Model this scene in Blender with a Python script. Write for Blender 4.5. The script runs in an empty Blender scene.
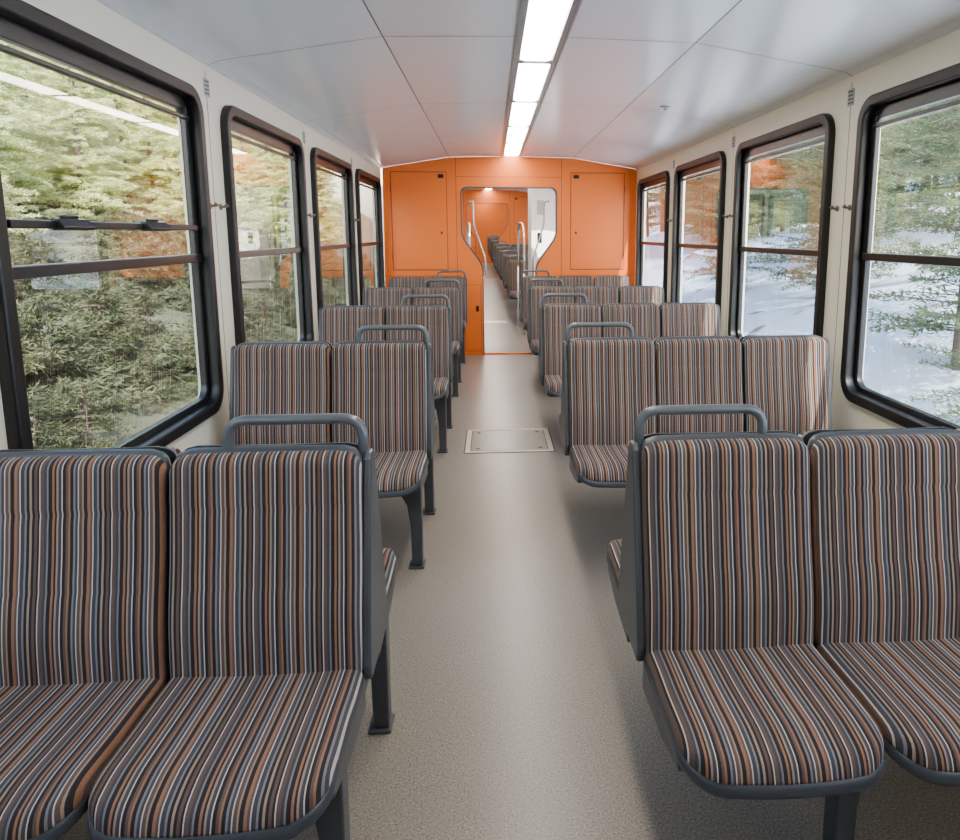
import bpy, math, random
from mathutils import Vector, Matrix
random.seed(7)
S = bpy.context.scene
COL = S.collection
XL, XR, XC = -1.31, 1.79, 0.25
H = 1.5
PITCH = 1.71

# ------------------------------------------------------------- materials
def new_mat(name):
    m = bpy.data.materials.new(name); m.use_nodes = True
    nt = m.node_tree
    return m, nt, nt.nodes, nt.links, nt.nodes['Principled BSDF']

def simple(name, col, rough=0.5, metal=0.0, bump=0.0, bscale=200, var=0.0, vscale=3, spec=0.5):
    m, nt, N, L, b = new_mat(name)
    b.inputs['Base Color'].default_value = (*col, 1)
    b.inputs['Roughness'].default_value = rough
    b.inputs['Metallic'].default_value = metal
    b.inputs['Specular IOR Level'].default_value = spec
    tc = N.new('ShaderNodeTexCoord')
    if var > 0:
        n = N.new('ShaderNodeTexNoise'); n.inputs['Scale'].default_value = vscale
        n.inputs['Detail'].default_value = 4
        L.new(tc.outputs['Object'], n.inputs['Vector'])
        mx = N.new('ShaderNodeMix'); mx.data_type = 'RGBA'
        mx.inputs['A'].default_value = (*[c*(1-var) for c in col], 1)
        mx.inputs['B'].default_value = (*[min(1, c*(1+var)) for c in col], 1)
        L.new(n.outputs['Fac'], mx.inputs['Factor'])
        L.new(mx.outputs['Result'], b.inputs['Base Color'])
    if bump > 0:
        n2 = N.new('ShaderNodeTexNoise'); n2.inputs['Scale'].default_value = bscale
        L.new(tc.outputs['Object'], n2.inputs['Vector'])
        bp = N.new('ShaderNodeBump'); bp.inputs['Strength'].default_value = bump
        bp.inputs['Distance'].default_value = 0.002
        L.new(n2.outputs['Fac'], bp.inputs['Height'])
        L.new(bp.outputs['Normal'], b.inputs['Normal'])
    return m

M_WALL = simple('cream_wall_panel', (0.82, 0.76, 0.62), 0.4, var=0.03)
M_CEIL = simple('ceiling_panel_white', (0.78, 0.81, 0.85), 0.22, var=0.02)
M_SEAM = simple('panel_seam_dark', (0.08, 0.08, 0.08), 0.6)
M_ORANGE = simple('orange_laminate', (0.88, 0.18, 0.015), 0.38, var=0.03)
M_ORSEAM = simple('orange_seam', (0.16, 0.04, 0.01), 0.6)
M_GREY = simple('grey_coated_metal', (0.048, 0.053, 0.060), 0.38, 0.0, bump=0.15, bscale=400)
M_RAIL = simple('rail_grey_metal', (0.12, 0.13, 0.14), 0.3, 0.3)
M_RUBBER = simple('black_rubber', (0.005, 0.005, 0.006), 0.42, bump=0.1)
M_BLACK = simple('black_plastic', (0.010, 0.010, 0.011), 0.3)
M_ALU = simple('brushed_aluminium', (0.5, 0.5, 0.5), 0.3, 0.9)
M_CHROME = simple('chrome', (0.75, 0.75, 0.77), 0.15, 1.0)
M_BRONZE = simple('hook_bronze', (0.25, 0.2, 0.16), 0.35, 0.6)
M_TRIMLT = simple('light_trim', (0.72, 0.61, 0.42), 0.45)
M_LABEL = simple('grey_label', (0.38, 0.38, 0.36), 0.5)
M_CHANNEL = simple('light_channel_grey', (0.22, 0.23, 0.25), 0.35)
M_WHITE = simple('white_cabinet', (0.8, 0.8, 0.78), 0.35)
M_TRUNK = simple('bark', (0.12, 0.085, 0.065), 0.9, bump=0.6, bscale=20, var=0.3, vscale=8)

def floor_mat(name='speckled_linoleum', k=1.0):
    m, nt, N, L, b = new_mat(name)
    tc = N.new('ShaderNodeTexCoord')
    n = N.new('ShaderNodeTexNoise'); n.inputs['Scale'].default_value = 170; n.inputs['Detail'].default_value = 2
    L.new(tc.outputs['Object'], n.inputs['Vector'])
    r = N.new('ShaderNodeValToRGB')
    e = r.color_ramp.elements
    e[0].position = 0.33; e[0].color = (0.14*k, 0.11*k, 0.085*k, 1)
    e[1].position = 0.45; e[1].color = (0.265*k, 0.225*k, 0.182*k, 1)
    x = e.new(0.58); x.color = (0.28*k, 0.24*k, 0.195*k, 1)
    x = e.new(0.70); x.color = (0.44*k, 0.39*k, 0.33*k, 1)
    L.new(n.outputs['Fac'], r.inputs['Fac'])
    n3 = N.new('ShaderNodeTexNoise'); n3.inputs['Scale'].default_value = 1.3; n3.inputs['Detail'].default_value = 5
    L.new(tc.outputs['Object'], n3.inputs['Vector'])
    r3 = N.new('ShaderNodeMapRange'); r3.inputs['To Min'].default_value = 0.82; r3.inputs['To Max'].default_value = 1.1
    L.new(n3.outputs['Fac'], r3.inputs['Value'])
    mx = N.new('ShaderNodeVectorMath'); mx.operation = 'SCALE'
    L.new(r.outputs['Color'], mx.inputs[0]); L.new(r3.outputs['Result'], mx.inputs['Scale'])
    L.new(mx.outputs['Vector'], b.inputs['Base Color'])
    b.inputs['Roughness'].default_value = 0.3
    return m
M_FLOOR = floor_mat()
M_FLOOR2 = floor_mat('hatch_linoleum', .9)

def fabric_mat():
    m, nt, N, L, b = new_mat('striped_upholstery')
    tc = N.new('ShaderNodeTexCoord')
    nz = N.new('ShaderNodeTexNoise'); nz.inputs['Scale'].default_value = 4; nz.inputs['Detail'].default_value = 1
    L.new(tc.outputs['Object'], nz.inputs['Vector'])
    sep = N.new('ShaderNodeSeparateXYZ'); L.new(tc.outputs['Object'], sep.inputs[0])
    def math_(op, a, bb):
        k = N.new('ShaderNodeMath'); k.operation = op
        for i, v in enumerate((a, bb)):
            if v is None: continue
            if isinstance(v, (int, float)): k.inputs[i].default_value = v
            else: L.new(v, k.inputs[i])
        return k.outputs[0]
    wob = math_('MULTIPLY', math_('SUBTRACT', nz.outputs['Fac'], 0.5), 0.005)
    x = math_('ADD', sep.outputs['X'], wob)
    f = math_('FRACT', math_('DIVIDE', math_('ADD', x, 10.0), 0.158), None)
    cols = {'k': (0.026, 0.020, 0.020), 'b': (0.110, 0.068, 0.053), 'r': (0.255, 0.125, 0.072), 'g': (0.175, 0.165, 0.165),
            'c': (0.50, 0.435, 0.375), 's': (0.056, 0.051, 0.058), 't': (0.29, 0.20, 0.14)}
    seq = [('k', 3), ('r', 2.2), ('b', 2), ('c', 0.9), ('s', 3), ('g', 1.6), ('k', 2.4), ('t', 1.8), ('k', 2), ('b', 2.4), ('k', 1.6),
           ('c', 1.0), ('b', 3), ('s', 2), ('g', 1.4), ('k', 3), ('r', 1.8), ('k', 1.8), ('t', 1.6), ('s', 2.6), ('c', 0.8), ('k', 2.6),
           ('b', 2), ('r', 1.8), ('k', 2.6), ('g', 1.6), ('s', 2), ('c', 0.9), ('b', 2.6), ('t', 1.5)]
    tot = sum(w for _, w in seq)
    r = N.new('ShaderNodeValToRGB'); cr = r.color_ramp; cr.interpolation = 'CONSTANT'
    p = 0
    for i, (c, w) in enumerate(seq):
        if i == 0: el = cr.elements[0]; el.position = 0
        elif i == 1: el = cr.elements[1]; el.position = p / tot
        else: el = cr.elements.new(p / tot)
        el.color = (*cols[c], 1)
        p += w
    L.new(f, r.inputs['Fac'])
    mp = N.new('ShaderNodeMapping'); mp.inputs['Scale'].default_value = (1400, 350, 350)
    L.new(tc.outputs['Object'], mp.inputs['Vector'])
    n2 = N.new('ShaderNodeTexNoise'); n2.inputs['Scale'].default_value = 1.0
    L.new(mp.outputs['Vector'], n2.inputs['Vector'])
    mr = N.new('ShaderNodeMapRange'); mr.inputs['To Min'].default_value = 0.6; mr.inputs['To Max'].default_value = 1.5
    L.new(n2.outputs['Fac'], mr.inputs['Value'])
    sc = N.new('ShaderNodeVectorMath'); sc.operation = 'SCALE'
    L.new(r.outputs['Color'], sc.inputs[0]); L.new(mr.outputs['Result'], sc.inputs['Scale'])
    L.new(sc.outputs['Vector'], b.inputs['Base Color'])
    b.inputs['Roughness'].default_value = 0.9
    b.inputs['Specular IOR Level'].default_value = 0.15
    b.inputs['Sheen Weight'].default_value = 0.06
    bp = N.new('ShaderNodeBump'); bp.inputs['Strength'].default_value = 0.4; bp.inputs['Distance'].default_value = 0.001
    L.new(n2.outputs['Fac'], bp.inputs['Height']); L.new(bp.outputs['Normal'], b.inputs['Normal'])
    return m
M_FABRIC = fabric_mat()

def glass_mat(name, tint):
    m, nt, N, L, b = new_mat(name)
    N.remove(b)
    out = N['Material Output']
    tr = N.new('ShaderNodeBsdfTransparent'); tr.inputs['Color'].default_value = (*tint, 1)
    gl = N.new('ShaderNodeBsdfGlossy'); gl.inputs['Roughness'].default_value = 0.0
    gl.inputs['Color'].default_value = (1, 1, 1, 1)
    lw = N.new('ShaderNodeLayerWeight'); lw.inputs['Blend'].default_value = 0.5
    pw = N.new('ShaderNodeMath'); pw.operation = 'POWER'; pw.inputs[1].default_value = 3.6
    L.new(lw.outputs['Facing'], pw.inputs[0])
    mr = N.new('ShaderNodeMapRange'); mr.inputs['To Min'].default_value = .09; mr.inputs['To Max'].default_value = 1.0
    L.new(pw.outputs[0], mr.inputs['Value'])
    mx = N.new('ShaderNodeMixShader')
    L.new(mr.outputs[0], mx.inputs['Fac']); L.new(tr.outputs[0], mx.inputs[1]); L.new(gl.outputs[0], mx.inputs[2])
    L.new(mx.outputs[0], out.inputs['Surface'])
    return m
M_GLASS = glass_mat('window_glass_clear', (0.96, 0.98, 0.97))
M_GLASSLOW = glass_mat('window_glass_tinted', (0.62, 0.68, 0.70))

def emis_mat(name, col, st):
    m, nt, N, L, b = new_mat(name)
    b.inputs['Base Color'].default_value = (0.9, 0.9, 0.9, 1)
    b.inputs['Emission Color'].default_value = (*col, 1)
    b.inputs['Emission Strength'].default_value = st
    return m
M_LIGHT = emis_mat('led_diffuser', (1.0, 0.92, 0.81), 27.0)

def leaf_mat(name, c1, c2, tr=.35):
    m, nt, N, L, b = new_mat(name)
    g = N.new('ShaderNodeNewGeometry')
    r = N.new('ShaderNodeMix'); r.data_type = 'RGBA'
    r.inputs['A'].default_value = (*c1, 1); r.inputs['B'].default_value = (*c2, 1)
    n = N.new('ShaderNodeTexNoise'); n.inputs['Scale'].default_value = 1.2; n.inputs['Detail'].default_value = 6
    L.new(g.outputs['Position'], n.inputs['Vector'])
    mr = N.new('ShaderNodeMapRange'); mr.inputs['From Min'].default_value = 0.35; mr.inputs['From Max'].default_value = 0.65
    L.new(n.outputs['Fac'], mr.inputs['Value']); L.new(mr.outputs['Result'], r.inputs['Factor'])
    L.new(r.outputs['Result'], b.inputs['Base Color'])
    b.inputs['Roughness'].default_value = 0.7
    tl = N.new('ShaderNodeBsdfTranslucent'); L.new(r.outputs['Result'], tl.inputs['Color'])
    mx = N.new('ShaderNodeMixShader'); mx.inputs['Fac'].default_value = tr
    L.new(b.outputs[0], mx.inputs[1]); L.new(tl.outputs[0], mx.inputs[2])
    L.new(mx.outputs[0], N['Material Output'].inputs['Surface'])
    return m
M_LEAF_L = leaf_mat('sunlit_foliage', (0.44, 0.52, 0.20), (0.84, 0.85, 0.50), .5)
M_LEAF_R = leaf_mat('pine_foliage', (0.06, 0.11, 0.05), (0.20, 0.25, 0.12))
M_LEAF_S = leaf_mat('shrub_foliage', (0.045, 0.065, 0.025), (0.17, 0.18, 0.085))

def terrain_mat():
    m, nt, N, L, b = new_mat('hillside_ground')
    g = N.new('ShaderNodeNewGeometry')
    sep = N.new('ShaderNodeSeparateXYZ'); L.new(g.outputs['Position'], sep.inputs[0])
    n = N.new('ShaderNodeTexNoise'); n.inputs['Scale'].default_value = 0.9; n.inputs['Detail'].default_value = 8
    L.new(g.outputs['Position'], n.inputs['Vector'])
    gr = N.new('ShaderNodeValToRGB'); e = gr.color_ramp.elements
    e[0].position = 0.35; e[0].color = (0.035, 0.045, 0.02, 1)
    e[1].position = 0.65; e[1].color = (0.12, 0.115, 0.065, 1)
    L.new(n.outputs['Fac'], gr.inputs['Fac'])
    sn = N.new('ShaderNodeValToRGB'); e = sn.color_ramp.elements
    e[0].position = 0.30; e[0].color = (0.22, 0.18, 0.15, 1)
    e[1].position = 0.36; e[1].color = (0.68, 0.77, 0.92, 1)
    L.new(n.outputs['Fac'], sn.inputs['Fac'])
    gt = N.new('ShaderNodeMath'); gt.operation = 'GREATER_THAN'; gt.inputs[1].default_value = 0.2
    L.new(sep.outputs['X'], gt.inputs[0])
    mx = N.new('ShaderNodeMix'); mx.data_type = 'RGBA'
    L.new(gt.outputs[0], mx.inputs['Factor']); L.new(gr.outputs['Color'], mx.inputs['A']); L.new(sn.outputs['Color'], mx.inputs['B'])
    L.new(mx.outputs['Result'], b.inputs['Base Color'])
    b.inputs['Roughness'].default_value = 0.85
    return m
M_TERR = terrain_mat()

# ------------------------------------------------------------- mesh helpers
def link(o, parent=None):
    COL.objects.link(o)
    if parent: o.parent = parent
    return o

def empty(name, loc=(0, 0, 0)):
    e = bpy.data.objects.new(name, None); e.empty_display_size = 0.1
    e.location = loc; COL.objects.link(e); return e

class MB:
    def __init__(s): s.v = []; s.f = []; s.m = []
    def add(s, vs, fs, mi=0):
        o = len(s.v); s.v += [tuple(p) for p in vs]; s.f += [tuple(i + o for i in f) for f in fs]; s.m += [mi] * len(fs)
    def box(s, x0, y0, z0, x1, y1, z1, mi=0):
        vs = [(x, y, z) for x in (x0, x1) for y in (y0, y1) for z in (z0, z1)]
        s.add(vs, [(0, 1, 3, 2), (4, 6, 7, 5), (0, 4, 5, 1), (2, 3, 7, 6), (0, 2, 6, 4), (1, 5, 7, 3)], mi)
    def prism(s, pts, axis, a, b, mi=0):
        n = len(pts)
        def mk(p, c):
            if axis == 'x': return (c, p[0], p[1])
            if axis == 'y': return (p[0], c, p[1])
            return (p[0], p[1], c)
        vs = [mk(p, a) for p in pts] + [mk(p, b) for p in pts]
        fs = [tuple(range(n)), tuple(range(2 * n - 1, n - 1, -1))] + [(i, (i + 1) % n, n + (i + 1) % n, n + i) for i in range(n)]
        s.add(vs, fs, mi)
    def tube(s, pts, r, n=10, mi=0, cap=True):
        pts = [Vector(p) for p in pts]; k = len(pts); vs = []
        up = None
        for i, p in enumerate(pts):
            t = (pts[min(i + 1, k - 1)] - pts[max(i - 1, 0)]).normalized()
            if up is None:
                up = t.orthogonal().normalized()
            else:
                up = (up - t * up.dot(t)).normalized()
            bi = t.cross(up)
            rr = r[i] if isinstance(r, (list, tuple)) else r
            for j in range(n):
                a = 2 * math.pi * j / n
                vs.append(p + (up * math.cos(a) + bi * math.sin(a)) * rr)
        fs = [(i * n + j, i * n + (j + 1) % n, (i + 1) * n + (j + 1) % n, (i + 1) * n + j) for i in range(k - 1) for j in range(n)]
        if cap: fs += [tuple(range(n))[::-1], tuple((k - 1) * n + j for j in range(n))]
        s.add(vs, fs, mi)
    def mesh(s, name, mats, smooth=False, bevel=0):
        me = bpy.data.meshes.new(name); me.from_pydata(s.v, [], s.f)
        for m in mats: me.materials.append(m)
        me.polygons.foreach_set('material_index', s.m)
        if smooth: me.polygons.foreach_set('use_smooth', [True] * len(me.polygons))
        me.update()
        import bmesh
        bm = bmesh.new(); bm.from_mesh(me); bmesh.ops.recalc_face_normals(bm, faces=bm.faces); bm.to_mesh(me); bm.free()
        return me
    def obj(s, name, mats, parent=None, smooth=False, bevel=0):
        me = s.mesh(name, mats, smooth)
        o = bpy.data.objects.new(name, me); link(o, parent)
        if bevel: add_bevel(o, bevel)
        return o

def add_bevel(o, w, seg=2):
    b = o.modifiers.new('bevel', 'BEVEL'); b.width = w; b.segments = seg; b.limit_method = 'ANGLE'; b.angle_limit = math.radians(40)

def fillet(pts, r, n=6):
    pts = [Vector(p) for p in pts]; out = [pts[0]]
    for i in range(1, len(pts) - 1):
        a, b, c = pts[i - 1], pts[i], pts[i + 1]
        d1 = (a - b); d2 = (c - b); rr = min(r, d1.length * .49, d2.length * .49)
        p1 = b + d1.normalized() * rr; p2 = b + d2.normalized() * rr
        for k in range(n + 1):
            t = k / n; out.append(p1 * (1 - t) ** 2 + b * 2 * t * (1 - t) + p2 * t * t)
    out.append(pts[-1]); return out

def rrect(a0, b0, a1, b1, r, n=8):
    out = []
    for cx, cy, s in ((a1 - r, b1 - r, 0), (a0 + r, b1 - r, 90), (a0 + r, b0 + r, 180), (a1 - r, b0 + r, 270)):
        for k in range(n + 1):
            t = math.radians(s + 90 * k / n); out.append((cx + r * math.cos(t), cy + r * math.sin(t)))
    return out

def plate_mesh(name, outer, holes, thick, mapf, mats, bevel=0.0):
    cu = bpy.data.curves.new(name, 'CURVE'); cu.dimensions = '2D'; cu.fill_mode = 'BOTH'; cu.extrude = thick / 2 - bevel
    cu.bevel_depth = bevel; cu.bevel_resolution = 2; cu.offset = -bevel
    for loop in [outer] + holes:
        sp = cu.splines.new('POLY'); sp.points.add(len(loop) - 1)
        for i, p in enumerate(loop): sp.points[i].co = (p[0], p[1], 0, 1)
        sp.use_cyclic_u = True
    o = bpy.data.objects.new(name + '_tmp', cu); COL.objects.link(o)
    dg = bpy.context.evaluated_depsgraph_get(); dg.update()
    me = bpy.data.meshes.new_from_object(o.evaluated_get(dg))
    bpy.data.objects.remove(o); bpy.data.curves.remove(cu)
    me.name = name
    for v in me.vertices: v.co = mapf(v.co.x, v.co.y, v.co.z)
    me.materials.clear()
    for m in mats: me.materials.append(m)
    import bmesh
    bm = bmesh.new(); bm.from_mesh(me); bmesh.ops.remove_doubles(bm, verts=bm.verts, dist=1e-5)
    bmesh.ops.recalc_face_normals(bm, faces=bm.faces); bm.to_mesh(me); bm.free()
    return me

# ------------------------------------------------------------- seat pads
def axis_samples(L0, L1, edge, n):
    s = [L0, L0 + edge * .08, L0 + edge * .25, L0 + edge * .55, L0 + edge]
    for i in range(1, n): s.append(L0 + edge + (L1 - L0 - 2 * edge) * i / n)
    s += [L1 - edge, L1 - edge * .55, L1 - edge * .25, L1 - edge * .08, L1]
    return s

def pad(mb, hw, v0, v1, r0, r1, edge, thick, fn, mi=0, back=0.0, nv_=16):
    us = axis_samples(-hw, hw, edge, 12); vs_ = axis_samples(v0, v1, edge, nv_)
    nu, nv = len(us), len(vs_)
    def m(u, v):
        for (cv, sgn, r) in ((v0 + r0, -1, r0), (v1 - r1, 1, r1)):
            if (v - cv) * sgn > 0 and abs(u) > hw - r:
                a = (abs(u) - (hw - r)) / r; b = abs(v - cv) / r
                a2 = a * math.sqrt(1 - b * b / 2); b2 = b * math.sqrt(1 - a * a / 2)
                return math.copysign(hw - r + a2 * r, u), cv + sgn * b2 * r
        return u, v
    front, bk = [], []
    for v in vs_:
        for u in us:
            e = min(hw - abs(u), v - v0, v1 - v) / edge
            e = max(0, min(1, e)); pr = math.sqrt(max(0, 1 - (1 - e) ** 2))
            uu, vv = m(u, v)
            front.append(fn(uu, vv, thick * pr)); bk.append(fn(uu, vv, -back))
    n = nu * nv
    fs = []
    for j in range(nv - 1):
        for i in range(nu - 1):
            a = j * nu + i
            fs.append((a, a + 1, a + nu + 1, a + nu)); fs.append((n + a, n + a + nu, n + a + nu + 1, n + a + 1))
    bd = [i for i in range(nu)] + [j * nu + nu - 1 for j in range(1, nv)] + [(nv - 1) * nu + i for i in range(nu - 2, -1, -1)] + [j * nu for j in range(nv - 2, 0, -1)]
    for k in range(len(bd)):
        a, b = bd[k], bd[(k + 1) % len(bd)]
        fs.append((b, a, n + a, n + b))
    mb.add(front + bk, fs, mi)

def bench_meshes(tag, n, sw, aisle, double):
    """aisle: +1 aisle on +x end, -1 aisle on -x end. local x 0..n*sw"""
    W = n * sw
    fab, shell, frame, rail = MB(), MB(), MB(), MB()
    sides = (-1, 1) if double else (-1,)
    TH = 0.530; ZB = .458
    D = .41 if n == 2 else .395
    for s in sides:
        for i in range(n):
            cx = sw * (i + .5); hw = sw / 2 - .0045
            def curve(u, v):
                q = (u / (sw / 2)); h = v / TH
                y = -.118 + .092 * h - .010 * q * q * (0.4 + .6 * h)
                y -= .012 * math.exp(-((h - .28) / .22) ** 2)
                return y
            def fb(u, v, d):
                cre = (.0045 * math.exp(-((v / TH - .76) / .014) ** 2) + .002 * math.exp(-((v / TH - .45) / .02) ** 2)) if d > 0 else 0
                if abs(u) > hw * .8: cre *= .3
                y = curve(u, v) - d + cre
                return (cx + u, -s * y, ZB + v)
            pad(fab, hw, 0, TH, .03, .04, .022, .032, fb, back=.006, nv_=34)
            def fs_(u, v, d):
                y = curve(u, v) - d + .022
                return (cx + u, -s * y, ZB + v)
            pad(shell, sw / 2 - .0015, -.02, TH + .009, .03, .044, .010, .018, fs_, back=.0)
            def fc(u, v, d):
                q = u / (sw / 2); v2 = v + .016 * (1 - q * q) * (v / .41)
                z = .466 + .010 * v2 / .41 + d - .010 * (1 - q * q) * (1 if d > 0 else 0)
                if v2 > D - .10: z -= .026 * ((v2 - D + .10) / .11) ** 2
                return (cx + u, -s * (-.115 - v2), z)
            pad(fab, hw, 0, D, .02, .075, .026, .034, fc, back=.004)
            def fcs(u, v, d):
                x, y, z = fc(u, v, 0); return (x, y, z - .024 + d)
            pad(shell, sw / 2 - .001, -.01, D + .005, .02, .078, .012, .020, fcs, back=.004)
        frame.box(.03, s * .31 - .03, .375, W - .03, s * .31 + .03, .43)
    frame.box(.03, -.05 if double else -.09, .36, W - .03, .05 if double else -.02, .43)
    ax = W if aisle > 0 else 0
    for end, xx in (('a', ax), ('b', W - ax)):
        sg = 1 if xx > W / 2 else -1
        x0 = xx - sg * .004; x1 = xx + sg * .016
        if double:
            pts = [(-.030, .965), (-.115, .60), (-.135, .49), (-.125, .45), (.125, .45), (.135, .49), (.115, .60), (.030, .965), (.015, .98), (-.015, .98)]
        else:
            pts = [(-.030, .965), (-.115, .60), (-.135, .49), (-.125, .45), (-.02, .45), (-.01, .6), (-.01, .97), (-.015, .98)]
        frame.prism(pts, 'x', min(x0, x1), max(x0, x1))
        for s in sides:
            frame.prism([(s * .10, .45), (s * .44, .435), (s * .44, .41), (s * .30, .375), (s * .10, .36)], 'x', min(xx - sg * .03, xx - sg * .006), max(xx - sg * .03, xx - sg * .006))
    legx = [ax - aisle * .045, W - ax + aisle * .10] if n == 2 else [sw, W - .15]
    for lx in legx:
        inn = -1 if lx > W / 2 else 1
        if n == 3: inn = 1
        for s in sides:
            yy = s * .31
            frame.prism([(lx - inn * .030, .39), (lx + inn * .085, .39), (lx + inn * .035, .30), (lx + inn * .022, .2), (lx + inn * .020, .012), (lx - inn * .028, .012)], 'y', yy - .03, yy + .03)
            frame.box(lx - .036, yy - .042, 0, lx + .036, yy + .042, .012)
        if double: frame.box(lx - .02, -.31, .33, lx + .02, .31, .36)
    yr = 0 if double else -.03
    xa = ax - aisle * .006; xb = ax - aisle * .325
    path = fillet([(xa, yr, .88), (xa, yr, 1.06), (xb, yr, 1.06), (xb, yr, .88)], .05)
    rail.tube(path, .0125, 12)
    return [('upholstery', fab.mesh(tag + '_upholstery', [M_FABRIC], True)), ('seat_shell', shell.mesh(tag + '_shell', [M_GREY], True)),
           ('frame', frame.mesh(tag + '_frame', [M_GREY])), ('handrail', rail.mesh(tag + '_rail', [M_RAIL], True))]

SWL, SWR = .448, .436
B_L = bench_meshes('bench2', 2, SWL, +1, True)
B_R = bench_meshes('bench3', 3, SWR, -1, True)
B_Ls = bench_meshes('bench2s', 2, SWL, +1, False)
B_Rs = bench_meshes('bench3s', 3, SWR, -1, False)

def place_bench(parts, x, y, coll):
    e = empty('train_bench_seat', (x, y, 0))
    for nm, me in parts:
        o = bpy.data.objects.new(nm, me); link(o, e)
        if nm == 'frame': add_bevel(o, .006)
    coll.append(e)

# ------------------------------------------------------------- windows
WZ0, WZ1 = .68, 2.135
WW = 1.43
def quad(mb, x, y0, z0, y1, z1):
    mb.add([(x, y0, z0), (x, y1, z0), (x, y1, z1), (x, y0, z1)], [(0, 1, 2, 3)])
def window_parts(sash_open):
    r = .12
    def mp(off): return lambda a, b, c: (c + off, a, b)
    P = []
    P.append(('rubber_frame', plate_mesh('rubber_frame', rrect(0, WZ0, WW, WZ1, r), [rrect(.05, WZ0 + .05, WW - .05, WZ1 - .05, r - .04)], .05, mp(.012), [M_RUBBER], .008)))
    P.append(('inner_frame', plate_mesh('inner_frame', rrect(.045, WZ0 + .045, WW - .045, WZ1 - .045, r - .045), [rrect(.08, WZ0 + .075, WW - .08, WZ1 - .105, .06)], .03, mp(-.025), [M_BLACK], .003)))
    bar = MB()
    bar.box(-.035, .07, 1.375, .004, WW - .07, 1.412)
    bar.box(-.02, .07, WZ1 - .145, .0, WW - .07, WZ1 - .127)
    bar.box(-.03, .07, 1.375, -.005, .10, WZ1 - .09)
    bar.box(-.03, WW - .10, 1.375, -.005, WW - .07, WZ1 - .09)
    if sash_open:
        bar.box(-.02, .10, 1.515, .012, WW - .10, 1.54)
    P.append(('sash_bars', bar.mesh('sash_bars', [M_BLACK])))
    if sash_open:
        h = MB()
        for c in (.38, .92):
            h.prism([(.0, 1.51), (.035, 1.512), (.04, 1.52), (.02, 1.545), (.0, 1.55)], 'y', c - .085, c + .085)
            h.box(0, c - .045, 1.548, .012, c + .045, 1.558)
        P.append(('sash_handles', h.mesh('sash_handles', [M_BLACK])))
    g = MB(); quad(g, -.014, .07, 1.40, WW - .07, WZ1 - .09)
    P.append(('upper_glass', g.mesh('upper_glass', [M_GLASS])))
    g = MB(); quad(g, -.024, .07, WZ0 + .065, WW - .07, 1.38)
    P.append(('lower_glass', g.mesh('lower_glass', [M_GLASSLOW])))
    return P
W_STD = window_parts(False); W_OPEN = window_parts(True)
wn = [0]
def place_window(side, y, coll, parts=None):
    wn[0] += 1
    e = empty('window_%d' % wn[0], (XL if side < 0 else XR, y, 0))
    if side > 0: e.scale = (-1, 1, 1)
    for nm, me in (parts or W_STD):
        o = bpy.data.objects.new(nm, me); link(o, e)
        if 'bars' in nm or 'handles' in nm: add_bevel(o, .004)
    coll.append(e)

# ------------------------------------------------------------- ceiling profile
def prof_half():
    return [(1.54, 2.272), (1.50, 2.29), (1.40, 2.308), (1.2, 2.338), (1.0, 2.372), (.75, 2.412), (.12, 2.425)]
def czat(x):
    d = abs(x - XC); ph = sorted(prof_half())
    if d <= ph[0][0]: return ph[0][1]
    for (a, za), (b, zb) in zip(ph, ph[1:]):
        if a <= d <= b: return za + (zb - za) * (d - a) / (b - a)
    return ph[-1][1]

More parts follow.
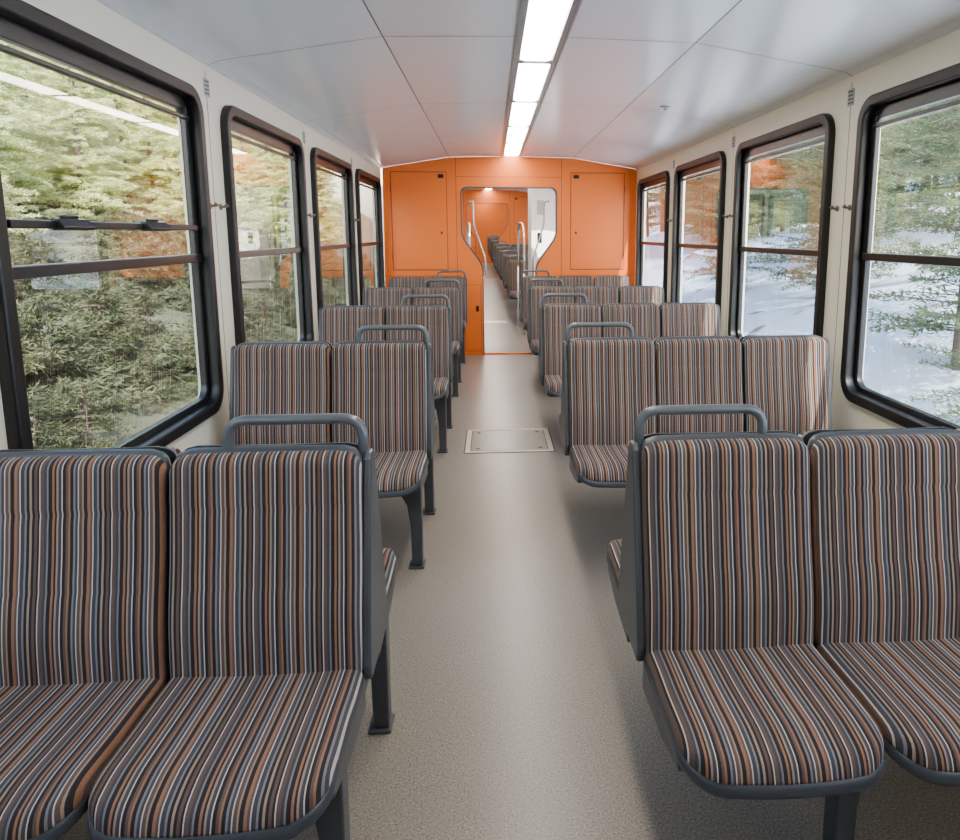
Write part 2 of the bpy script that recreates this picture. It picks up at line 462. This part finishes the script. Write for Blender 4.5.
ZJ = 2.272
tn = [0]
def tname():
    tn[0] += 1; return 'trim_%d' % tn[0]
def build_car(y0, y1, win_starts, rows, last_single, coll, open_w=None, light_from=None):
    for side in (-1, 1):
        x = XL if side < 0 else XR
        holes = [rrect(w + .03, WZ0 + .03, w + WW - .03, WZ1 - .03, .09) for w in win_starts]
        t = .07
        me = plate_mesh('wall', [(y0, 0), (y1, 0), (y1, ZJ + .03), (y0, ZJ + .03)], holes, t, lambda a, b, c, x=x, side=side: (x + side * (t / 2) + c, a, b), [M_WALL])
        o = bpy.data.objects.new('wall_left' if side < 0 else 'wall_right', me); link(o); coll.append(o)
        for w in win_starts:
            place_window(side, w, coll, W_OPEN if (open_w == w and side < 0) else None)
        sm = MB()
        ys = [w - .14 for w in win_starts] + [win_starts[-1] + WW + .14]
        for y in ys:
            if y > y1 - .1 or y < y0 + .05: continue
            xx = x - side * .0005
            sm.box(min(xx, x + side * .002), y - .0025, .09, max(xx, x + side * .002), y + .0025, ZJ - .03)
        o = sm.obj(tname(), [M_SEAM]); coll.append(o)
        for y in ys:
            if y > y1 - .1 or y < y0 + .05: continue
            hk = MB(); s = -side
            xb = x + s * .001
            for dy in (-.065, .065):
                hk.tube([(xb, y + dy, 1.63), (x + s * .008, y + dy, 1.63)], .015, 12)
                hk.tube([(x + s * .008, y + dy, 1.63), (x + s * .02, y + dy, 1.63), (x + s * .028, y + dy, 1.632), (x + s * .036, y + dy, 1.64)], [.007, .006, .009, .011], 10)
            o = hk.obj('coat_hook', [M_BRONZE], smooth=False); coll.append(o)
            lb = MB()
            lb.box(min(x, x + s * .003), y - .03, 2.13, max(x, x + s * .003), y + .03, 2.21)
            for k in range(4): lb.box(min(x, x + s * .005), y - .022, 2.14 + k * .018, max(x, x + s * .005), y + .022, 2.146 + k * .018, 1)
            o = lb.obj('wall_vent_label', [M_LABEL, M_SEAM]); coll.append(o)
        bb = MB(); s = -side
        bb.prism([(x, 0), (x + s * .02, 0), (x + s * .02, .075), (x + s * .012, .085), (x, .085)], 'y', y0, y1)
        o = bb.obj('baseboard_left' if side < 0 else 'baseboard_right', [M_GREY]); coll.append(o)
    fl = MB(); fl.box(XL - .07, y0, -.06, XR + .07, y1, 0)
    o = fl.obj('floor', [M_FLOOR]); coll.append(o)
    ph = prof_half()
    pr = [(XC - d, z) for d, z in ph] + [(XC + d, z) for d, z in reversed(ph)]
    left = pr[:7]; right = pr[7:]
    c = MB()
    for seg in ([(XL - .07, ZJ)] + left + [(XC - .12, 2.52), (XL - .07, 2.52)],
                right + [(XR + .07, ZJ), (XR + .07, 2.52), (XC + .12, 2.52)]):
        n = len(seg)
        vs = [(p[0], y0, p[1]) for p in seg] + [(p[0], y1, p[1]) for p in seg]
        c.add(vs, [(i, (i + 1) % n, n + (i + 1) % n, n + i) for i in range(n)])
        c.add(vs[:n], [tuple(range(n))]); c.add(vs[n:], [tuple(range(n))])
    c.box(XC - .12, y0, 2.50, XC + .12, y1, 2.52)
    o = c.obj('ceiling', [M_CEIL], smooth=False); coll.append(o)
    sm = MB()
    for d in (-.745, .745):
        x = XC + d; z = czat(x) - .0008
        sm.box(x - .003, y0, z, x + .003, y1, z + .004)
    yy = win_starts[0] - .14
    while yy < y1:
        if yy > y0:
            for seg in (pr[:7], pr[7:]):
                for (xa, za), (xb, zb) in zip(seg, seg[1:]):
                    vs = []
                    for px, pz in ((xa, za), (xb, zb)):
                        for dy in (-.003, .003): vs.append((px, yy + dy, pz - .0012))
                    sm.add(vs, [(0, 1, 3, 2)])
        yy += PITCH
    o = sm.obj(tname(), [M_SEAM]); coll.append(o)
    e = empty('ceiling_light_strip'); coll.append(e)
    ch = MB()
    for s in (-1, 1):
        a, b = sorted((XC + s * .12, XC + s * .088)); ch.box(a, y0 + .01, 2.424, b, y1 - .01, 2.46)
        ch.box(XC + s * .1195 - .004, y0 + .01, 2.418, XC + s * .1195 + .004, y1 - .01, 2.432)
    ch.box(XC - .12, y0 + .01, 2.46, XC + .12, y1 - .01, 2.485)
    df = MB(); y = y1 - .05
    lf = y0 + .3 if light_from is None else light_from
    while y > lf:
        a = max(y - 1.09, y0 + .05)
        df.prism([(XC - .082, 2.432), (XC - .06, 2.424), (XC + .06, 2.424), (XC + .082, 2.432), (XC + .082, 2.45), (XC - .082, 2.45)], 'y', a, y)
        ch.box(XC - .088, a - .08, 2.427, XC + .088, a, 2.455)
        y -= 1.17
    if y > y0 + .1: ch.box(XC - .088, y0 + .02, 2.427, XC + .088, y, 2.455)
    ch.obj('channel', [M_CHANNEL], e)
    df.obj('diffuser', [M_LIGHT], e)
    for i, y in enumerate(rows):
        single = last_single and i == len(rows) - 1
        near = abs(y - 1.65) < .01
        place_bench(B_Ls if single else B_L, -1.207, y + (.025 if near else 0), coll)
        place_bench(B_Rs if single else B_R, .362, y + (.045 if near else .03), coll)

def bulkhead(y, th, mat, coll, panels=True, xc=.22):
    ph = prof_half()
    pr = [(XC - d, z - .001) for d, z in ph] + [(XC + d, z - .001) for d, z in reversed(ph)]
    outer = [(XL, 0)] + pr + [(XR, 0)]
    def ins(k):
        h = fillet([(xc - .33 + k, .012, 0), (xc - .33 + k, 1.12 + k * .5, 0), (xc - .585 + k, 1.47 + k * .5, 0), (xc - .585 + k, 2.06 - k, 0), (xc + .585 - k, 2.06 - k, 0), (xc + .585 - k, 1.47 + k * .5, 0), (xc + .33 - k, 1.12 + k * .5, 0), (xc + .33 - k, .012, 0)], .09)
        return [(p[0], p[1]) for p in h]
    me = plate_mesh('bulk', outer, [ins(0)], th, lambda a, b, c: (a, y + th / 2 + c, b), [mat])
    o = bpy.data.objects.new('wall_end', me); link(o); coll.append(o)
    O, I = ins(-.004), ins(.008)
    n = len(O); tr = MB(); vs = []
    for yy in (y - .005, y + th + .005):
        vs += [(p[0], yy, p[1]) for p in O] + [(p[0], yy, p[1]) for p in I]
    fs = []
    for i in range(n - 1):
        fs += [(i, i + 1, n + i + 1, n + i), (2 * n + i, 2 * n + i + 1, 3 * n + i + 1, 3 * n + i), (n + i, n + i + 1, 3 * n + i + 1, 3 * n + i), (i, i + 1, 2 * n + i + 1, 2 * n + i)]
    tr.add(vs, fs)
    o = tr.obj(tname(), [M_GREY]); coll.append(o)
    if panels:
        p = MB()
        def frame_(x0, z0, x1, z1, w=.004):
            f = y - .0008
            p.box(x0, f, z0, x1, y + .001, z0 + w, 0); p.box(x0, f, z1 - w, x1, y + .001, z1, 0)
            p.box(x0, f, z0, x0 + w, y + .001, z1, 0); p.box(x1 - w, f, z0, x1, y + .001, z1, 0)
        frame_(-1.20, 1.06, -.53, 2.24, .008); frame_(.97, 1.06, 1.64, 2.24, .008)
        for xx in (-.42, .86):
            p.box(xx - .003, y - .0008, 0, xx + .003, y + .001, 2.41)
        p.box(-.42, y - .0008, 2.18, .86, y + .001, 2.184)
        p.box(-1.31, y - .0008, .99, -.37, y + .001, .994)
        p.box(.81, y - .0008, .99, 1.79, y + .001, .994)
        frame_(-.34, .05, -.135, .88)
        o = p.obj(tname(), [M_ORSEAM]); coll.append(o)
        for (x0, x1, lx) in ((-1.20, -.53, -.60), (.97, 1.64, 1.04)):
            k = MB()
            k.box(x0 + .014, y - .007, 1.074, x1 - .014, y - .001, 2.226, 0)
            k.box(lx - .035, y - .012, 2.165, lx + .035, y - .006, 2.21, 1)
            k.box(lx - .012, y - .011, 1.5, lx + .012, y - .006, 1.53, 1)
            hx = x0 if lx > (x0 + x1) / 2 else x1
            for zz in (1.2, 2.0): k.box(hx - .004, y - .011, zz, hx + .004, y - .001, zz + .09, 2)
            o = k.obj('cabinet_door', [mat, M_BLACK, M_ORSEAM]); add_bevel(o, .002); coll.append(o)
        k = MB(); k.box(-.33, y - .006, .06, -.145, y - .001, .87, 0); k.box(-.20, y - .012, .55, -.165, y - .004, .62, 1)
        o = k.obj('cabinet_door', [mat, M_BLACK]); coll.append(o)

YE = 8.70
car1 = []
W0 = 3.64
starts = [W0 + PITCH * k for k in (-3, -2, -1, 0, 1, 2)]
rows = [1.65 + 1.705 * k for k in (-1, 0, 1, 2, 3, 4)]
build_car(-2.0, YE, starts, rows, True, car1, open_w=starts[2], light_from=1.6)
bulkhead(YE, .12, M_ORANGE, car1)
rw = MB(); rw.box(XL, -2.08, 0, XR, -2.0, 2.44); o = rw.obj('wall_back', [M_WALL])

h = MB()
hx0, hx1, hy0, hy1 = -.20, .42, 4.70, 5.28
def ringbox(x0, y0, x1, y1, w, z, mi):
    for a in ((x0, y0, x1, y0 + w), (x0, y1 - w, x1, y1), (x0, y0 + w, x0 + w, y1 - w), (x1 - w, y0 + w, x1, y1 - w)):
        h.box(a[0], a[1], 0, a[2], a[3], z, mi)
ringbox(hx0 - .010, hy0 - .012, hx1 + .010, hy1 + .012, .010, .002, 3)
ringbox(hx0, hy0, hx1, hy1, .034, .0035, 0)
ringbox(hx0 + .034, hy0 + .034, hx1 - .034, hy1 - .034, .007, .0015, 3)
h.box(hx0 + .041, hy0 + .041, 0, hx1 - .041, hy1 - .041, .0025, 1)
for sx in (hx0 + .09, hx1 - .09):
    for sy in (hy0 + .09, hy1 - .09):
        h.tube([(sx, sy, .001), (sx, sy, .0045)], .014, 12, 3)
h.obj('floor_hatch', [M_TRIMLT, M_FLOOR2, M_ALU, M_SEAM])

cs = MB(); zz = czat(1.22)
cs.tube([(1.22, 5.0, zz), (1.22, 5.0, zz - .008)], .035, 16); cs.tube([(1.22, 5.0, zz - .008), (1.22, 5.0, zz - .03)], [.014, .01], 12)
cs.obj('ceiling_sprinkler', [M_ALU])

# gangway
gw = MB()
gy0, gy1 = YE + .125, YE + .55
pts = fillet([(-.42, 0.0, 0.01), (-.42, 0, 2.16), (.86, 0, 2.16), (.86, 0.0, 0.01)], .15)
nf = 6
vs = []; fs = []
for k in range(nf * 2 + 1):
    y = gy0 + (gy1 - gy0) * k / (nf * 2); off = .03 if k % 2 else 0
    for p in pts:
        vs.append((.22 + (p[0] - .22) * (1 + off), y, p[2] + off))
n = len(pts)
for k in range(nf * 2):
    for i in range(n - 1): fs.append((k * n + i, k * n + i + 1, (k + 1) * n + i + 1, (k + 1) * n + i))
gw.add(vs, fs)
gw.obj('gangway_bellows', [simple('bellows_grey', (.35, .35, .36), .7)])
gf = MB(); gf.box(-.5, gy0 - .12, -.03, .95, gy1 + .03, .004); gf.box(-.12, gy0 - .02, .004, .56, gy0 + .02, .008)
gf.obj('gangway_floor_plate', [M_FLOOR])
for sx in (-1, 1):
    g = MB(); x = .22 + sx * .30
    g.tube(fillet([(x + sx * .2, gy0 + .03, 1.9), (x + sx * .14, gy0 + .06, 1.9), (x + sx * .14, gy0 + .06, 1.62), (x + sx * .0, gy0 + .06, 1.2), (x, gy0 + .06, .95), (x + sx * .06, gy0 + .04, .95)], .05), .011, 10)
    g.obj('grab_handle', [M_CHROME], smooth=True)

# ------------------------------------------------------------- next carriages
car2 = []
Y2 = YE + .55
st2 = [Y2 + 1.95 + PITCH * k for k in range(5)]
build_car(Y2, Y2 + 10.8, st2, [Y2 + 2.6 + 1.705 * k for k in range(5)], False, car2)
bulkhead(Y2 + 10.7, .1, M_ORANGE, car2, panels=True)
Y3 = Y2 + 10.8
st3 = [Y3 + .6 + PITCH * k for k in range(3)]
build_car(Y3, Y3 + 6.0, st3, [Y3 + 1.3 + 1.705 * k for k in range(3)], False, car2)
wb = MB(); wb.box(XL, Y3 + 5.9, 0, XR, Y3 + 6.0, 2.26); o = wb.obj('wall_far', [M_ORANGE]); car2.append(o)
cb = MB(); cb.box(.60, Y2 + .9, .0, 1.76, Y2 + 1.5, 2.25); cb.box(.66, Y2 + .89, .1, 1.6, Y2 + .9, 2.15); cb.box(.68, Y2 + .88, 1.75, .78, Y2 + .892, 1.95, 1)
cb.box(.68, Y2 + .88, 1.35, .75, Y2 + .892, 1.5, 2)
o = cb.obj('equipment_cabinet', [M_WHITE, M_LABEL, M_BLACK]); add_bevel(o, .01); car2.append(o)
for (x, y) in ((-.28, Y2 + .9), (.50, Y2 + 1.0)):
    g = MB(); g.tube(fillet([(x, y, 0.9), (x, y, 1.62), (x - .03, y + .8, 1.62), (x - .03, y + .8, .95)], .3), .018, 10)
    g.tube([(x, y, 0), (x, y, .92)], .018, 10); g.tube([(x - .03, y + .8, 0), (x - .03, y + .8, .97)], .018, 10)
    o = g.obj('grab_pole', [M_CHROME], smooth=True); car2.append(o)
Rm = Matrix.Translation((.22, Y2, 0)) @ Matrix.Rotation(math.radians(1.8), 4, 'Z') @ Matrix.Rotation(math.radians(1.5), 4, 'X') @ Matrix.Translation((-.22, -Y2, 0))
for o in car2:
    o.matrix_world = Rm @ (Matrix.LocRotScale(o.location, o.rotation_euler, o.scale))

# ------------------------------------------------------------- outdoors
def hgt(x, y):
    n = math.sin(x * .6 + y * .35) * .25 + math.sin(y * .9 - x * .4) * .12 + math.sin(x * 1.7 + 1.3 * y) * .05
    if x > 0:
        d = max(0, x - 3.2); return -1.1 + d * .34 + n * min(1, d / 2) + max(0, d - 14) * .5
    d = max(0, -x - 3.0); return -1.1 + d * .26 + n * min(1, d / 2) + max(0, d - 6) * .25
nx, ny = 120, 120
vs = []; fs = []
for j in range(ny):
    for i in range(nx):
        x = -60 + 120 * i / (nx - 1); y = -25 + 110 * j / (ny - 1)
        vs.append((x, y, hgt(x, y)))
for j in range(ny - 1):
    for i in range(nx - 1):
        a = j * nx + i; fs.append((a, a + 1, a + nx + 1, a + nx))
t = MB(); t.add(vs, fs); t.obj('ground', [M_TERR], smooth=True)

def conifer(name, Ht, R, leaf, seed, dens=1.0, blade=.13, bw=.011, start=.1, step=.10, nb=6, nw=4):
    rd = random.Random(seed); tv = MB()
    tv.tube([(0, 0, -.5), (0, 0, Ht * .3), (.05, 0, Ht * .7), (0, 0, Ht)], [Ht * .014, Ht * .011, Ht * .006, .01], 8, 0)
    V = []; F = []
    lv = int(Ht * 3.6 * dens)
    for k in range(lv):
        h = Ht * (start + (1 - start) * (k / lv) ** .95)
        L = R * (1 - (h / Ht)) ** .75 * rd.uniform(.7, 1.1) + .12
        for b in range(nb):
            a = rd.uniform(0, 6.283); ll = L * rd.uniform(.6, 1.15); hh = h + rd.uniform(-.15, .15)
            ca, sa = math.cos(a), math.sin(a)
            droop = rd.uniform(-.05, .35)
            steps = max(4, int(ll / step))
            for q in range(1, steps + 1):
                tt = q / steps; rr = ll * tt; z = hh + .18 * ll * tt - droop * ll * tt * tt
                if tt < .15: continue
                spread = .22 * math.sin(math.pi * min(1, tt * .9 + .1)) * ll
                for sd in (-1, 1):
                    for w in range(nw):
                        off = sd * spread * rd.uniform(0, 1)
                        px = ca * rr - sa * off; py = sa * rr + ca * off; pz = z - abs(off) * .15 + rd.uniform(-.06, .06)
                        da = a + sd * rd.uniform(.1, 1.2); bl = blade * rd.uniform(.6, 1.4)
                        ex = px + math.cos(da) * bl; ey = py + math.sin(da) * bl; ez = pz + rd.uniform(-.08, .10)
                        wx = -math.sin(da) * bw; wy = math.cos(da) * bw
                        tz = rd.uniform(-bw, bw)
                        o = len(V)
                        V += [(px - wx, py - wy, pz - tz), (px + wx, py + wy, pz + tz), (ex, ey, ez)]
                        F.append((o, o + 1, o + 2))
            tv.tube([(0, 0, hh), (ca * ll * .5, sa * ll * .5, hh + .09 * ll - droop * ll * .25), (ca * ll, sa * ll, hh + .18 * ll - droop * ll)], [.016, .010, .004], 3, 0, cap=False)
    tv.add(V, F, 1)
    me = bpy.data.meshes.new(name); me.from_pydata(tv.v, [], tv.f)
    me.materials.append(M_TRUNK); me.materials.append(leaf); me.polygons.foreach_set('material_index', tv.m); me.update()
    return me
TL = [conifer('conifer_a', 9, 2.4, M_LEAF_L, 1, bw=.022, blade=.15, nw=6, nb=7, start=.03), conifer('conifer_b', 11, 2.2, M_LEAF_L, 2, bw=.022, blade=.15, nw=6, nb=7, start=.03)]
TR = [conifer('conifer_c', 10, 2.3, M_LEAF_R, 3, bw=.015, nw=5), conifer('conifer_d', 12, 2.2, M_LEAF_R, 4, start=.06, bw=.015, nw=5)]
SH = [conifer('shrub_a', 1.6, 1.3, M_LEAF_S, 5, dens=2.2, blade=.13, bw=.014, start=.02, step=.08)]
forest = empty('pine_forest')
rd = random.Random(11)
def put(me, x, y, s, nm):
    o = bpy.data.objects.new(nm, me); link(o, forest)
    o.location = (x, y, hgt(x, y) - .1); o.rotation_euler = (rd.uniform(-.04, .04), rd.uniform(-.04, .04), rd.uniform(0, 6.28)); o.scale = (s, s, s * rd.uniform(.9, 1.15))
for k in range(48):
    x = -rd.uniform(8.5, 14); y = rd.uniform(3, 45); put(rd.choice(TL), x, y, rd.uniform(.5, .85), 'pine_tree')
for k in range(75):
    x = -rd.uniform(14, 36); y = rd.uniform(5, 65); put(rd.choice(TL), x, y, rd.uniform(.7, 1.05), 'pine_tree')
for k in range(170):
    x = -rd.uniform(3.6, 10); y = rd.uniform(1, 32); put(SH[0], x, y, rd.uniform(.4, .85) * (1 if x < -5 else .7), 'shrub')
for k in range(50):
    x = rd.uniform(8.5, 15); y = rd.uniform(3, 50); put(rd.choice(TR), x, y, rd.uniform(.55, .95), 'pine_tree')
for k in range(60):
    x = rd.uniform(15, 34); y = rd.uniform(5, 65); put(rd.choice(TR), x, y, rd.uniform(.7, 1.1), 'pine_tree')
for x, y, s in ((6.0, 8.4, .8), (5.4, 6.6, .5), (6.2, 12.5, .6), (7.2, 14.5, .8), (6.4, 18.5, .7)):
    put(TR[1], x, y, s, 'pine_tree')

# ------------------------------------------------------------- light
w = bpy.data.worlds.new('World'); S.world = w; w.use_nodes = True
N = w.node_tree.nodes; L = w.node_tree.links
sky = N.new('ShaderNodeTexSky'); sky.sky_type = 'NISHITA'; sky.sun_disc = False
sky.sun_elevation = math.radians(42); sky.sun_rotation = math.radians(170); sky.air_density = 1.2; sky.dust_density = 2.5
L.new(sky.outputs[0], N['Background'].inputs['Color']); N['Background'].inputs['Strength'].default_value = 1.35
sl = bpy.data.lights.new('sun', 'SUN'); sl.energy = 26; sl.angle = math.radians(.6); sl.color = (1, .95, .86)
so = bpy.data.objects.new('sun', sl); link(so)
d = Vector((-.24, 1.0, -.95))
so.rotation_euler = d.to_track_quat('-Z', 'Y').to_euler(); so.location = (0, -10, 15)

# ------------------------------------------------------------- camera
cd = bpy.data.cameras.new('camera'); cam = bpy.data.objects.new('camera', cd); link(cam)
cd.sensor_width = 36; cd.sensor_fit = 'HORIZONTAL'; cd.lens = 700 / 960 * 36
cd.shift_x = -65 / 960; cd.shift_y = -75 / 960
cd.clip_start = .05; cd.clip_end = 500
cam.location = (0, 0, H)
pitch = math.atan((345 - 234) / 700); yaw = math.atan((545 - 492) / 700)
cam.rotation_euler = (math.pi / 2 - pitch, 0, -yaw)
S.camera = cam
